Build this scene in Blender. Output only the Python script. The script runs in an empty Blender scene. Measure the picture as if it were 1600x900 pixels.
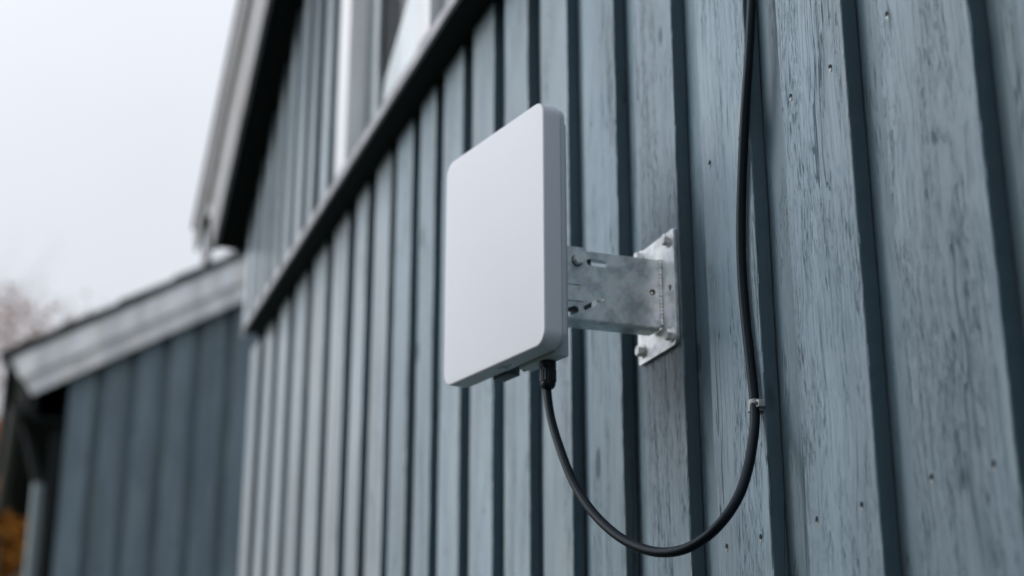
import bpy, bmesh, math, random
from mathutils import Vector, Matrix, noise
random.seed(7)
sc = bpy.context.scene
col = sc.collection
R = math.radians

# ------------------------------------------------------------------ camera
PITCH = math.atan(767.0 / 2322.0)
cd = bpy.data.cameras.new('camera')
cam = bpy.data.objects.new('camera', cd)
col.objects.link(cam)
cam.location = (0, -0.67, 1.6)
fwd = Vector((-math.cos(R(19.6)) * math.cos(PITCH), math.sin(R(19.6)) * math.cos(PITCH), math.sin(PITCH)))
cam.rotation_euler = fwd.to_track_quat('-Z', 'Y').to_euler()
cd.sensor_width = 36.0
cd.lens = 36.0 * 2322.0 / 1600.0
cd.clip_start = 0.02
cd.clip_end = 500
cd.dof.use_dof = True
cd.dof.focus_distance = 1.40
cd.dof.aperture_fstop = 3.4
sc.camera = cam

# ------------------------------------------------------------------ sky, sun, exposure
SUN_TRAVEL = Vector((0.38, 1.0, -0.45)).normalized()
w = bpy.data.worlds.new('World')
sc.world = w
w.use_nodes = True
wn, wl = w.node_tree.nodes, w.node_tree.links
wn.clear()
sky = wn.new('ShaderNodeTexSky'); sky.sky_type = 'NISHITA'; sky.sun_disc = False
sky.sun_elevation = math.asin(-SUN_TRAVEL.z)
sky.sun_rotation = math.atan2(-SUN_TRAVEL.x, -SUN_TRAVEL.y)
sky.air_density = 1.0; sky.dust_density = 3.0
bg1 = wn.new('ShaderNodeBackground'); bg1.inputs['Strength'].default_value = 0.02
wl.new(sky.outputs[0], bg1.inputs[0])
# overcast cloud sheet: a little brighter overhead than near the horizon
tc = wn.new('ShaderNodeTexCoord'); sep = wn.new('ShaderNodeSeparateXYZ')
wl.new(tc.outputs['Generated'], sep.inputs[0])
mr = wn.new('ShaderNodeMapRange')
mr.inputs['From Min'].default_value = 0.0; mr.inputs['From Max'].default_value = 1.0
mr.inputs['To Min'].default_value = 0.52; mr.inputs['To Max'].default_value = 1.45
wl.new(sep.outputs['Z'], mr.inputs['Value'])
cn = wn.new('ShaderNodeTexNoise'); cn.inputs['Scale'].default_value = 2.2; cn.inputs['Detail'].default_value = 3
wl.new(tc.outputs['Generated'], cn.inputs['Vector'])
mr2 = wn.new('ShaderNodeMapRange')
mr2.inputs['From Min'].default_value = 0.3; mr2.inputs['From Max'].default_value = 0.7
mr2.inputs['To Min'].default_value = 0.93; mr2.inputs['To Max'].default_value = 1.06
wl.new(cn.outputs[0], mr2.inputs['Value'])
mu = wn.new('ShaderNodeMath'); mu.operation = 'MULTIPLY'
wl.new(mr.outputs[0], mu.inputs[0]); wl.new(mr2.outputs[0], mu.inputs[1])
bg2 = wn.new('ShaderNodeBackground')
bg2.inputs['Color'].default_value = (0.89, 0.925, 0.985, 1)
wl.new(mu.outputs[0], bg2.inputs['Strength'])
add = wn.new('ShaderNodeAddShader'); wo = wn.new('ShaderNodeOutputWorld')
wl.new(bg1.outputs[0], add.inputs[0]); wl.new(bg2.outputs[0], add.inputs[1]); wl.new(add.outputs[0], wo.inputs[0])

sd = bpy.data.lights.new('sun', 'SUN'); sd.energy = 2.5; sd.angle = R(45); sd.color = (0.95, 0.975, 1.0)
so = bpy.data.objects.new('sun', sd); col.objects.link(so)
so.rotation_euler = SUN_TRAVEL.to_track_quat('-Z', 'Y').to_euler()

sc.view_settings.view_transform = 'Standard'
sc.view_settings.look = 'None'
sc.view_settings.exposure = 0.0
sc.view_settings.gamma = 1.0
sc.cycles.use_denoising = True
sc.cycles.max_bounces = 8
sc.cycles.transparent_max_bounces = 12

# ------------------------------------------------------------------ materials
def new_mat(name):
    m = bpy.data.materials.new(name); m.use_nodes = True
    nt = m.node_tree
    return m, nt, nt.nodes['Principled BSDF']

def N(nt, t, **kw):
    n = nt.nodes.new(t)
    for k, v in kw.items(): setattr(n, k, v)
    return n

def simple(name, c, rough=0.5, metal=0.0, bump=0.0, bscale=200.0, var=0.0, spec=None):
    m, nt, p = new_mat(name)
    p.inputs['Base Color'].default_value = (*c, 1)
    p.inputs['Roughness'].default_value = rough
    p.inputs['Metallic'].default_value = metal
    if spec is not None: p.inputs['Specular IOR Level'].default_value = spec
    t = N(nt, 'ShaderNodeTexCoord')
    if var:
        n = N(nt, 'ShaderNodeTexNoise'); n.inputs['Scale'].default_value = bscale * 0.15; n.inputs['Detail'].default_value = 5
        nt.links.new(t.outputs['Object'], n.inputs['Vector'])
        r = N(nt, 'ShaderNodeMixRGB'); r.inputs[1].default_value = tuple(x * (1 - var) for x in c) + (1,)
        r.inputs[2].default_value = tuple(min(1, x * (1 + var)) for x in c) + (1,)
        nt.links.new(n.outputs[0], r.inputs[0]); nt.links.new(r.outputs[0], p.inputs['Base Color'])
    if bump:
        n = N(nt, 'ShaderNodeTexNoise'); n.inputs['Scale'].default_value = bscale; n.inputs['Detail'].default_value = 4
        nt.links.new(t.outputs['Object'], n.inputs['Vector'])
        b = N(nt, 'ShaderNodeBump'); b.inputs['Strength'].default_value = bump; b.inputs['Distance'].default_value = 0.001
        nt.links.new(n.outputs[0], b.inputs['Height']); nt.links.new(b.outputs[0], p.inputs['Normal'])
    return m

def wood(name, c_light, c_dark, wear=1.0, rough=0.55, relief=1.0):
    """brush-painted, rough-sawn vertical board; grain runs along object Z"""
    m, nt, p = new_mat(name)
    L = nt.links.new
    t = N(nt, 'ShaderNodeTexCoord'); oi = N(nt, 'ShaderNodeObjectInfo')
    off = N(nt, 'ShaderNodeVectorMath', operation='SCALE')
    cmb = N(nt, 'ShaderNodeCombineXYZ')
    for i, k in enumerate((1.0, 2.7, 5.3)):
        mm = N(nt, 'ShaderNodeMath', operation='MULTIPLY'); mm.inputs[1].default_value = k * 7.0
        L(oi.outputs['Random'], mm.inputs[0]); L(mm.outputs[0], cmb.inputs[i])
    ad = N(nt, 'ShaderNodeVectorMath', operation='ADD')
    L(t.outputs['Object'], ad.inputs[0]); L(cmb.outputs[0], ad.inputs[1])
    # gentle sideways wander of the grain
    wn_ = N(nt, 'ShaderNodeTexNoise'); wn_.inputs['Scale'].default_value = 5.0; wn_.inputs['Detail'].default_value = 2
    L(ad.outputs[0], wn_.inputs['Vector'])
    ws = N(nt, 'ShaderNodeVectorMath', operation='MULTIPLY'); ws.inputs[1].default_value = (0.022, 0.022, 0.0)
    L(wn_.outputs['Color'], ws.inputs[0])
    co = N(nt, 'ShaderNodeVectorMath', operation='ADD'); L(ad.outputs[0], co.inputs[0]); L(ws.outputs[0], co.inputs[1])

    def nz(scale, detail=3.0, rough_=0.6):
        mp = N(nt, 'ShaderNodeVectorMath', operation='MULTIPLY'); mp.inputs[1].default_value = scale
        L(co.outputs[0], mp.inputs[0])
        n = N(nt, 'ShaderNodeTexNoise'); n.inputs['Scale'].default_value = 1.0
        n.inputs['Detail'].default_value = detail; n.inputs['Roughness'].default_value = rough_
        L(mp.outputs[0], n.inputs['Vector']); return n.outputs[0]
    def mrange(x, a, b, c=0.0, d=1.0, smooth=True):
        r = N(nt, 'ShaderNodeMapRange'); r.interpolation_type = 'SMOOTHSTEP' if smooth else 'LINEAR'
        r.inputs['From Min'].default_value = a; r.inputs['From Max'].default_value = b
        r.inputs['To Min'].default_value = c; r.inputs['To Max'].default_value = d
        L(x, r.inputs['Value']); return r.outputs[0]
    def math_(op, a, b=None):
        n = N(nt, 'ShaderNodeMath', operation=op)
        for i, v in enumerate((a, b)):
            if v is None: continue
            if isinstance(v, (int, float)): n.inputs[i].default_value = v
            else: L(v, n.inputs[i])
        return n.outputs[0]
    bands = nz((55, 55, 1.5), 4)                 # broad early/late wood bands
    fibre = nz((520, 520, 12), 5, 0.78)           # fine fibres
    pits = nz((680, 680, 58), 4, 0.7)           # torn, unpainted pits
    lines = nz((620, 620, 3.0), 3, 0.6)         # long continuous grain lines
    blot = nz((18, 18, 5.5), 4)                  # patches of thin paint
    crk = nz((95, 95, 1.9), 2, 0.45)
    crkm = nz((22, 22, 3.0), 2)
    band_m = mrange(bands, 0.42, 0.62)
    blot_m = mrange(blot, 0.38, 0.60)
    patch = math_('MULTIPLY', math_('ADD', math_('MULTIPLY', band_m, 0.75), 0.18), math_('ADD', math_('MULTIPLY', blot_m, 0.85), 0.15))
    pit_m = math_('MULTIPLY', mrange(pits, 0.54, 0.66), mrange(patch, 0.10, 0.55))
    fib_m = math_('MULTIPLY', mrange(fibre, 0.46, 0.70), math_('ADD', math_('MULTIPLY', patch, 0.7), 0.30))
    line_m = math_('MULTIPLY', mrange(lines, 0.52, 0.66), mrange(fibre, 0.34, 0.56, 0.35, 1.0))
    d = math_('ABSOLUTE', math_('SUBTRACT', crk, 0.5))
    crack = math_('MULTIPLY', mrange(d, 0.004, 0.013, 1.0, 0.0), mrange(crkm, 0.50, 0.60))
    # knots
    mp = N(nt, 'ShaderNodeVectorMath', operation='MULTIPLY'); mp.inputs[1].default_value = (11.0, 11.0, 4.6)
    L(co.outputs[0], mp.inputs[0])
    vo = N(nt, 'ShaderNodeTexVoronoi'); vo.inputs['Scale'].default_value = 1.0; L(mp.outputs[0], vo.inputs['Vector'])
    knot = mrange(vo.outputs['Distance'], 0.07, 0.11, 1.0, 0.0)
    knoth = mrange(vo.outputs['Distance'], 0.05, 0.26, 1.0, 0.0)
    dark = math_('MINIMUM', math_('ADD', math_('ADD', math_('MULTIPLY', pit_m, 0.85 * wear), math_('MULTIPLY', fib_m, 0.62 * wear)),
                 math_('ADD', math_('ADD', math_('MULTIPLY', crack, 0.9), math_('MULTIPLY', line_m, 0.26 * wear)), math_('ADD', math_('MULTIPLY', knot, 0.75), math_('MULTIPLY', patch, 0.26 * wear)))), 1.0)
    # slow tone drift along and across boards, and from board to board
    tone = mrange(nz((9, 9, 1.3), 2), 0.3, 0.7, 0.82, 1.16)
    bt = mrange(oi.outputs['Random'], 0, 1, 0.93, 1.06, False)
    mix = N(nt, 'ShaderNodeMixRGB'); mix.inputs[1].default_value = (*c_light, 1); mix.inputs[2].default_value = (*c_dark, 1)
    L(dark, mix.inputs[0])
    # faint warmer film where the paint has weathered
    mix2 = N(nt, 'ShaderNodeMixRGB'); mix2.inputs[2].default_value = (c_light[0] * 1.30, c_light[1] * 1.20, c_light[2] * 1.06, 1)
    L(math_('MULTIPLY', mrange(nz((16, 16, 2.2), 2), 0.5, 0.68), 0.40), mix2.inputs[0]); L(mix.outputs[0], mix2.inputs[1])
    sc_ = N(nt, 'ShaderNodeVectorMath', operation='SCALE'); L(mix2.outputs[0], sc_.inputs[0]); L(math_('MULTIPLY', tone, bt), sc_.inputs['Scale'])
    L(sc_.outputs[0], p.inputs['Base Color'])
    L(mrange(dark, 0, 1, rough - 0.04, min(1, rough + 0.3)), p.inputs['Roughness'])
    p.inputs['Specular IOR Level'].default_value = 0.45
    h = math_('ADD', math_('MULTIPLY', fibre, 0.30), math_('MULTIPLY', bands, 0.55))
    h = math_('SUBTRACT', h, math_('MULTIPLY', pit_m, 0.75))
    h = math_('SUBTRACT', h, math_('ADD', math_('MULTIPLY', crack, 1.2), math_('MULTIPLY', line_m, 0.35)))
    h = math_('ADD', h, math_('MULTIPLY', knoth, 0.5))
    h = math_('ADD', h, math_('MULTIPLY', nz((260, 260, 60), 3), math_('ADD', math_('MULTIPLY', patch, 0.6), 0.12)))
    b = N(nt, 'ShaderNodeBump'); b.inputs['Strength'].default_value = 0.85; b.inputs['Distance'].default_value = 0.0011 * relief
    L(h, b.inputs['Height']); L(b.outputs[0], p.inputs['Normal'])
    return m

M = {}
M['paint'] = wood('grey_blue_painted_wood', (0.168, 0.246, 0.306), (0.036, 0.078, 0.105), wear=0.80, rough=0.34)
M['paint_lit_far'] = wood('grey_blue_wood_lit_far', (0.262, 0.312, 0.352), (0.08, 0.115, 0.135), wear=0.7, rough=0.27, relief=0.25)  # same paint lightened: stronger light on the far boards put into colour
M['paint_lit_mid'] = wood('grey_blue_wood_lit_mid', (0.205, 0.272, 0.324), (0.05, 0.085, 0.108), wear=0.8, rough=0.32, relief=0.6)  # in-between step of the brightening painted in towards the far end
M['paint_under_shade'] = wood('recessed_board_shade', (0.135, 0.202, 0.250), (0.045, 0.08, 0.10), wear=0.6, rough=0.45, relief=0.6)  # same paint darkened: shade of the recesses put into colour
M['edge_shade'] = wood('board_edge_painted_shade', (0.062, 0.104, 0.134), (0.03, 0.05, 0.065), wear=0.4, rough=0.5, relief=0.4)  # shade on the board side faces painted in as a darker colour
M['paint_annex'] = wood('annex_board_paint', (0.15, 0.205, 0.245), (0.07, 0.105, 0.125), wear=0.4)
M['white_board'] = wood('weathered_white_paint', (0.86, 0.865, 0.90), (0.45, 0.47, 0.42), wear=0.35, relief=0.5)
M['verge_board'] = wood('greyed_verge_paint', (0.23, 0.225, 0.24), (0.12, 0.13, 0.11), wear=0.45, relief=0.5)
M['trim'] = wood('trim_paint', (0.30, 0.30, 0.335), (0.15, 0.15, 0.16), wear=0.4)
M['moss'] = simple('moss_in_groove', (0.10, 0.12, 0.075), 0.95, bump=0.6, bscale=60, var=0.4)
M['soffit'] = simple('black_stain_and_shade', (0.012, 0.015, 0.016), 0.85, bump=0.3, bscale=80, spec=0.15)  # dark stain; on the drip board it carries painted shade
M['dark_gap'] = simple('dark_sheathing', (0.010, 0.013, 0.016), 0.95, spec=0.1)
M['roof'] = simple('dark_roofing', (0.035, 0.045, 0.05), 0.7, bump=0.4, bscale=60, var=0.3)
M['gutter'] = simple('black_gutter_metal', (0.010, 0.012, 0.014), 0.5, spec=0.3)
M['pipe_paint'] = simple('grey_downpipe_paint', (0.14, 0.185, 0.20), 0.5, var=0.1)
M['dark_steel'] = simple('dull_grey_steel', (0.10, 0.125, 0.13), 0.6, 0.3, bump=0.3, bscale=300, var=0.3)
M['frame'] = simple('white_window_paint', (0.72, 0.73, 0.76), 0.4, bump=0.15, bscale=120, var=0.05)
M['reveal'] = simple('grey_window_paint', (0.38, 0.43, 0.45), 0.45, var=0.05)
M['interior'] = simple('dim_room_wall', (0.05, 0.075, 0.08), 0.9)
M['curtain'] = simple('white_curtain_cloth', (0.88, 0.88, 0.9), 0.9, bump=0.2, bscale=400)
M['rubber'] = simple('black_cable_sheath', (0.004, 0.006, 0.009), 0.45, bump=0.12, bscale=500, spec=0.22)
M['rubber'].node_tree.nodes['Principled BSDF'].inputs['Specular Tint'].default_value = (0.65, 0.85, 1.0, 1)
M['nylon'] = simple('black_nylon', (0.007, 0.008, 0.010), 0.42, bump=0.08, bscale=900, spec=0.4)
M['nylon'].node_tree.nodes['Principled BSDF'].inputs['Specular Tint'].default_value = (0.65, 0.85, 1.0, 1)
M['nail'] = simple('painted_nail_head', (0.34, 0.36, 0.36), 0.4, 0.3)
M['nail_hole'] = simple('nail_dent_dark', (0.02, 0.024, 0.026), 0.9)
M['bark'] = simple('grey_bark', (0.16, 0.145, 0.14), 0.9, bump=0.5, bscale=30, var=0.3)
M['leaf'] = simple('orange_autumn_leaf', (0.62, 0.27, 0.05), 0.7, var=0.45, bscale=8)
M['leaf_pale'] = simple('faded_brown_leaf', (0.42, 0.29, 0.26), 0.7, var=0.3, bscale=8)
M['grass'] = simple('ground_grass', (0.045, 0.06, 0.035), 0.95, bump=0.6, bscale=20, var=0.4)

# white moulded plastic with a whisper of texture
def plastic(name, c, rough):
    m, nt, p = new_mat(name)
    t = N(nt, 'ShaderNodeTexCoord')
    n = N(nt, 'ShaderNodeTexNoise'); n.inputs['Scale'].default_value = 2600; n.inputs['Detail'].default_value = 2
    nt.links.new(t.outputs['Object'], n.inputs['Vector'])
    b = N(nt, 'ShaderNodeBump'); b.inputs['Strength'].default_value = 0.10; b.inputs['Distance'].default_value = 0.00012
    nt.links.new(n.outputs[0], b.inputs['Height']); nt.links.new(b.outputs[0], p.inputs['Normal'])
    n2 = N(nt, 'ShaderNodeTexNoise'); n2.inputs['Scale'].default_value = 9; n2.inputs['Detail'].default_value = 6
    nt.links.new(t.outputs['Object'], n2.inputs['Vector'])
    r = N(nt, 'ShaderNodeMixRGB'); r.inputs[1].default_value = (c[0] * .975, c[1] * .975, c[2] * .975, 1); r.inputs[2].default_value = (*c, 1)
    nt.links.new(n2.outputs[0], r.inputs[0]); nt.links.new(r.outputs[0], p.inputs['Base Color'])
    p.inputs['Roughness'].default_value = rough
    return m
M['plastic'] = plastic('white_plastic_cover', (0.66, 0.675, 0.74), 0.5)
M['plastic_back'] = plastic('grey_white_plastic_back', (0.50, 0.54, 0.59), 0.5)
M['emboss'] = simple('moulded_mark_grey', (0.20, 0.22, 0.22), 0.6)

def zinc():
    m, nt, p = new_mat('hot_dip_galvanised_steel')
    L = nt.links.new
    t = N(nt, 'ShaderNodeTexCoord')
    vo = N(nt, 'ShaderNodeTexVoronoi'); vo.inputs['Scale'].default_value = 170; vo.feature = 'F1'
    n0 = N(nt, 'ShaderNodeTexNoise'); n0.inputs['Scale'].default_value = 40; n0.inputs['Detail'].default_value = 4
    L(t.outputs['Object'], n0.inputs['Vector'])
    vm = N(nt, 'ShaderNodeVectorMath', operation='SCALE'); vm.inputs['Scale'].default_value = 0.012
    L(n0.outputs['Color'], vm.inputs[0])
    va = N(nt, 'ShaderNodeVectorMath', operation='ADD'); L(t.outputs['Object'], va.inputs[0]); L(vm.outputs[0], va.inputs[1])
    L(va.outputs[0], vo.inputs['Vector'])
    n1 = N(nt, 'ShaderNodeTexNoise'); n1.inputs['Scale'].default_value = 48; n1.inputs['Detail'].default_value = 6; n1.inputs['Roughness'].default_value = 0.6
    L(va.outputs[0], n1.inputs['Vector'])
    r = N(nt, 'ShaderNodeValToRGB')
    r.color_ramp.elements[0].position = 0.38; r.color_ramp.elements[0].color = (0.52, 0.63, 0.69, 1)
    r.color_ramp.elements[1].position = 0.56; r.color_ramp.elements[1].color = (0.90, 0.96, 0.99, 1)
    L(n1.outputs[0], r.inputs[0])
    mx = N(nt, 'ShaderNodeMixRGB'); mx.blend_type = 'MULTIPLY'; mx.inputs[0].default_value = 0.14
    L(r.outputs[0], mx.inputs[1]); L(vo.outputs['Color'], mx.inputs[2])
    hs = N(nt, 'ShaderNodeHueSaturation'); hs.inputs['Saturation'].default_value = 0.45
    L(mx.outputs[0], hs.inputs['Color']); L(hs.outputs[0], p.inputs['Base Color'])
    p.inputs['Metallic'].default_value = 0.60
    mr_ = N(nt, 'ShaderNodeMapRange'); mr_.inputs['To Min'].default_value = 0.24; mr_.inputs['To Max'].default_value = 0.42
    L(n1.outputs[0], mr_.inputs['Value']); L(mr_.outputs[0], p.inputs['Roughness'])
    n2 = N(nt, 'ShaderNodeTexNoise'); n2.inputs['Scale'].default_value = 130; n2.inputs['Detail'].default_value = 3
    L(t.outputs['Object'], n2.inputs['Vector'])
    b = N(nt, 'ShaderNodeBump'); b.inputs['Strength'].default_value = 0.25; b.inputs['Distance'].default_value = 0.0005
    L(n2.outputs[0], b.inputs['Height']); L(b.outputs[0], p.inputs['Normal'])
    return m
M['zinc'] = zinc()
M['zinc_bright'] = simple('zinc_plated_bolt', (0.86, 0.90, 0.92), 0.30, 0.35, bump=0.3, bscale=700, var=0.2)
M['rust'] = simple('raw_cut_edge_rust', (0.16, 0.11, 0.05), 0.8, bump=0.4, bscale=400, var=0.4)
M['clip'] = simple('weathered_clip_plastic', (0.33, 0.36, 0.36), 0.5, bump=0.5, bscale=500, var=0.15)

def glass():
    m, nt, p = new_mat('window_glass')
    nt.nodes.remove(p)
    out = nt.nodes['Material Output']
    fr = N(nt, 'ShaderNodeFresnel'); fr.inputs['IOR'].default_value = 1.5
    tr = N(nt, 'ShaderNodeBsdfTransparent'); tr.inputs[0].default_value = (0.94, 0.96, 0.965, 1)
    gl = N(nt, 'ShaderNodeBsdfGlossy'); gl.inputs['Roughness'].default_value = 0.02
    mx = N(nt, 'ShaderNodeMixShader')
    ge = N(nt, 'ShaderNodeNewGeometry'); sb = N(nt, 'ShaderNodeMath', operation='SUBTRACT'); sb.inputs[0].default_value = 1.0
    ml_ = N(nt, 'ShaderNodeMath', operation='MULTIPLY')
    nt.links.new(ge.outputs['Backfacing'], sb.inputs[1]); nt.links.new(sb.outputs[0], ml_.inputs[0]); nt.links.new(fr.outputs[0], ml_.inputs[1])
    nt.links.new(ml_.outputs[0], mx.inputs[0]); nt.links.new(tr.outputs[0], mx.inputs[1]); nt.links.new(gl.outputs[0], mx.inputs[2])
    nt.links.new(mx.outputs[0], out.inputs[0])
    return m
M['glass'] = glass()

# ------------------------------------------------------------------ object helpers
WL = {}
def empty(name, loc, label=None, cat=None, group=None, rz=0.0):
    o = bpy.data.objects.new(name, None); col.objects.link(o)
    o.location = loc; o.rotation_euler = (0, 0, rz); o.empty_display_size = 0.1
    if label: o['label'] = label
    if cat: o['category'] = cat
    if group: o['group'] = group
    WL[o.name] = Vector(loc)
    return o

def obj(name, me, mat, parent=None, origin=None, label=None, local=False):
    """me: mesh in world coordinates (or, with local=True, in its parent's); origin: where the object's origin goes"""
    if isinstance(mat, str): mat = M[mat]
    if mat and not me.materials: me.materials.append(mat)
    o = bpy.data.objects.new(name, me); col.objects.link(o)
    base = Vector((0, 0, 0))
    if local:
        if origin is not None:
            me.transform(Matrix.Translation(-Vector(origin))); o.location = origin
        o.parent = parent
    else:
        if parent is not None: base = WL[parent.name]
        if origin is None: origin = base
        origin = Vector(origin)
        me.transform(Matrix.Translation(-origin))
        o.location = origin - base
        o.parent = parent
        WL[o.name] = origin
    if label: o['label'] = label
    return o

def finish(bm, name, smooth=False, ang=None):
    bmesh.ops.recalc_face_normals(bm, faces=bm.faces)
    me = bpy.data.meshes.new(name); bm.to_mesh(me); bm.free()
    if smooth:
        for p in me.polygons: p.use_smooth = True
        if ang is not None: me.set_sharp_from_angle(angle=R(ang))
    return me

def box_me(name, x0, x1, y0, y1, z0, z1, bev=0.0, seg=2):
    bm = bmesh.new()
    bmesh.ops.create_cube(bm, size=1.0, matrix=Matrix.Translation(((x0 + x1) / 2, (y0 + y1) / 2, (z0 + z1) / 2)) @ Matrix.Diagonal((x1 - x0, y1 - y0, z1 - z0, 1)))
    if bev: bmesh.ops.bevel(bm, geom=bm.edges[:] , offset=bev, segments=seg, affect='EDGES', profile=0.5)
    return finish(bm, name, smooth=bool(bev), ang=40)

def cyl_bm(bm, r0, r1, a, b, seg=24, cap=True):
    """tapered cylinder from point a to point b"""
    a, b = Vector(a), Vector(b); d = b - a
    rot = d.to_track_quat('Z', 'Y').to_matrix().to_4x4()
    bmesh.ops.create_cone(bm, cap_ends=cap, segments=seg, radius1=r0, radius2=r1, depth=d.length,
                          matrix=Matrix.Translation((a + b) / 2) @ rot)

def lathe(name, prof, seg=32, smooth=30):
    """profile [(r, z)] turned round the local z axis"""
    bm = bmesh.new(); rings = []
    for r, z in prof:
        rings.append([bm.verts.new((r * math.cos(2 * math.pi * k / seg), r * math.sin(2 * math.pi * k / seg), z)) for k in range(seg)])
    for a, b in zip(rings, rings[1:]):
        for k in range(seg): bm.faces.new((a[k], a[(k + 1) % seg], b[(k + 1) % seg], b[k]))
    bm.faces.new(rings[0][::-1]); bm.faces.new(rings[-1])
    return finish(bm, name, True, smooth)

def plate2d(name, outline, holes, thick, bev=0.0003):
    """flat plate with real cut-outs; 2D coordinates, thickness along +-z/2"""
    cu = bpy.data.curves.new(name, 'CURVE'); cu.dimensions = '2D'; cu.fill_mode = 'BOTH'
    cu.extrude = thick / 2 - bev; cu.bevel_depth = bev; cu.bevel_resolution = 1; cu.offset = -bev
    for loop in [outline] + holes:
        s = cu.splines.new('POLY'); s.points.add(len(loop) - 1); s.use_cyclic_u = True
        for i, q in enumerate(loop): s.points[i].co = (q[0], q[1], 0, 1)
    o = bpy.data.objects.new(name, cu)
    me = bpy.data.meshes.new_from_object(o)
    bpy.data.objects.remove(o); bpy.data.curves.remove(cu)
    for p in me.polygons: p.use_smooth = False
    return me

def circle(cx, cy, r, n=20):
    return [(cx + r * math.cos(2 * math.pi * k / n), cy + r * math.sin(2 * math.pi * k / n)) for k in range(n)]

def slot(ax, ay, bx, by, r, n=10):
    a = math.atan2(by - ay, bx - ax); pts = []
    for k in range(n + 1):
        t = a - math.pi / 2 + math.pi * k / n; pts.append((bx + r * math.cos(t), by + r * math.sin(t)))
    for k in range(n + 1):
        t = a + math.pi / 2 + math.pi * k / n; pts.append((ax + r * math.cos(t), ay + r * math.sin(t)))
    return pts

def rrect(x0, x1, z0, z1, r, n=8):
    if not isinstance(r, (list, tuple)): r = [r] * 4
    pts = []
    for (cx, cz, a0), rr in zip(((x1, z1, 0), (x0, z1, 90), (x0, z0, 180), (x1, z0, 270)), r):
        sx = -1 if cx == x1 else 1; sz = -1 if cz == z1 else 1
        for k in range(n + 1):
            t = R(a0 + 90 * k / n)
            pts.append((cx + sx * rr + rr * math.cos(t), cz + sz * rr + rr * math.sin(t)))
    return pts

def board_me(name, x0, x1, yf, yb, z0, ztop, nz=24, ch=0.0016, jit=0.0006, seed=0.0, bow=0.0008, edge=None):
    """vertical board, front at yf (towards -y); ztop number or function of x. Edges wander a little like sawn timber"""
    f = ztop if callable(ztop) else (lambda x: ztop)
    bm = bmesh.new()
    xs = [(x0, yb), (x0, yf + ch), (x0 + ch * .35, yf + ch * .35), (x0 + ch, yf), ((x0 + x1) / 2, yf), (x1 - ch, yf), (x1 - ch * .35, yf + ch * .35), (x1, yf + ch), (x1, yb)]
    rows = []
    for k in range(nz + 1):
        t = k / nz; row = []
        for i, (x, y) in enumerate(xs):
            zt = f(x); z = z0 + (zt - z0) * t
            e = 0.0; g = 0.0
            if i != 4:
                s = 0 if i < 4 else 1
                e = jit * (noise.noise(Vector((seed + s * 9.1, z * 9.0, 0))) * 1.6 + noise.noise(Vector((seed + s * 5.1, z * 55.0, 2))) * 0.7)
                if i in (1, 2, 3, 5, 6, 7): e += jit * 0.7 * noise.noise(Vector((seed + i, z * 120.0, 5)))
            g = bow * noise.noise(Vector((seed * 1.3, z * 1.2, 7)))
            if i in (0, 8): g = 0
            row.append(bm.verts.new((x + e, y + g, z)))
        rows.append(row)
    for a, b in zip(rows, rows[1:]):
        for i in range(len(xs) - 1): bm.faces.new((a[i], a[i + 1], b[i + 1], b[i]))
        bm.faces.new((a[-1], a[0], b[0], b[-1]))
    bm.faces.new(rows[0]); bm.faces.new(rows[-1])
    me = finish(bm, name)
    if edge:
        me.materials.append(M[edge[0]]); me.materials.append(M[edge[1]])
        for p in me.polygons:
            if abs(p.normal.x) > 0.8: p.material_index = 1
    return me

def swap_to_x(me, X):
    """turn a board built facing -y (x sideways) into one facing +x: sideways becomes y"""
    for v in me.vertices:
        x, y, z = v.co; v.co = (X - y, x, z)
    me.flip_normals()
    return me

# ------------------------------------------------------------------ ground
gm = bmesh.new()
bmesh.ops.create_grid(gm, x_segments=60, y_segments=60, size=150)
for v in gm.verts:
    if v.co.length > 12: v.co.z += 0.25 * noise.noise(v.co * 0.05)
g = obj('ground', finish(gm, 'ground'), 'grass'); g['kind'] = 'structure'

# ------------------------------------------------------------------ the house
house = empty('timber_house', (-4.11, 0.0, 0.0), 'large blue-grey timber house clad in vertical board-on-board planks, filling the right of the view', 'house')
SL = math.tan(R(31.0))
def soffit_z(x): return 3.5345 + SL * (x + 3.4286)          # underside of the roof along the gable
RIDGE_X = 0.35
def gable_z(x): return soffit_z(2 * RIDGE_X - x if x > RIDGE_X else x)
XR = 2 * RIDGE_X + 4.06

# lower wall: measured overboards, then the same rhythm on past the camera
over = [(-4.106, -3.978), (-3.877, -3.762), (-3.679, -3.554), (-3.476, -3.344), (-3.27, -3.132), (-3.061, -2.927), (-2.855, -2.758),
        (-2.692, -2.578), (-2.533, -2.427), (-2.372, -2.28), (-2.23, -2.122), (-2.07, -1.966), (-1.914, -1.814), (-1.762, -1.664),
        (-1.608, -1.508), (-1.4515, -1.349), (-1.29, -1.185), (-1.123, -1.011), (-0.96, -0.839)]
x = -0.785
while x < XR - 0.2:
    over.append((x, x + 0.118)); x += 0.172
wall = obj('lower_wall', box_me('lower_wall', -4.08, XR, 0.040, 0.20, 0.25, 2.79), 'dark_gap', house, origin=(-4.08, 0.04, 0.25))
for i, (a, b) in enumerate(over):
    near = -2.2 < a < -0.6
    me = board_me('board', a, b, 0.0, 0.0155, 0.22, 2.762, nz=260 if near else 40, seed=i * 3.7, jit=0.0008, ch=0.0016, edge=('paint_lit_far' if a < -2.6 else 'paint_lit_mid' if a < -1.65 else 'paint', 'edge_shade'))
    obj('overlapping_board', me, None, wall, origin=((a + b) / 2, 0, 0.3))
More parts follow.
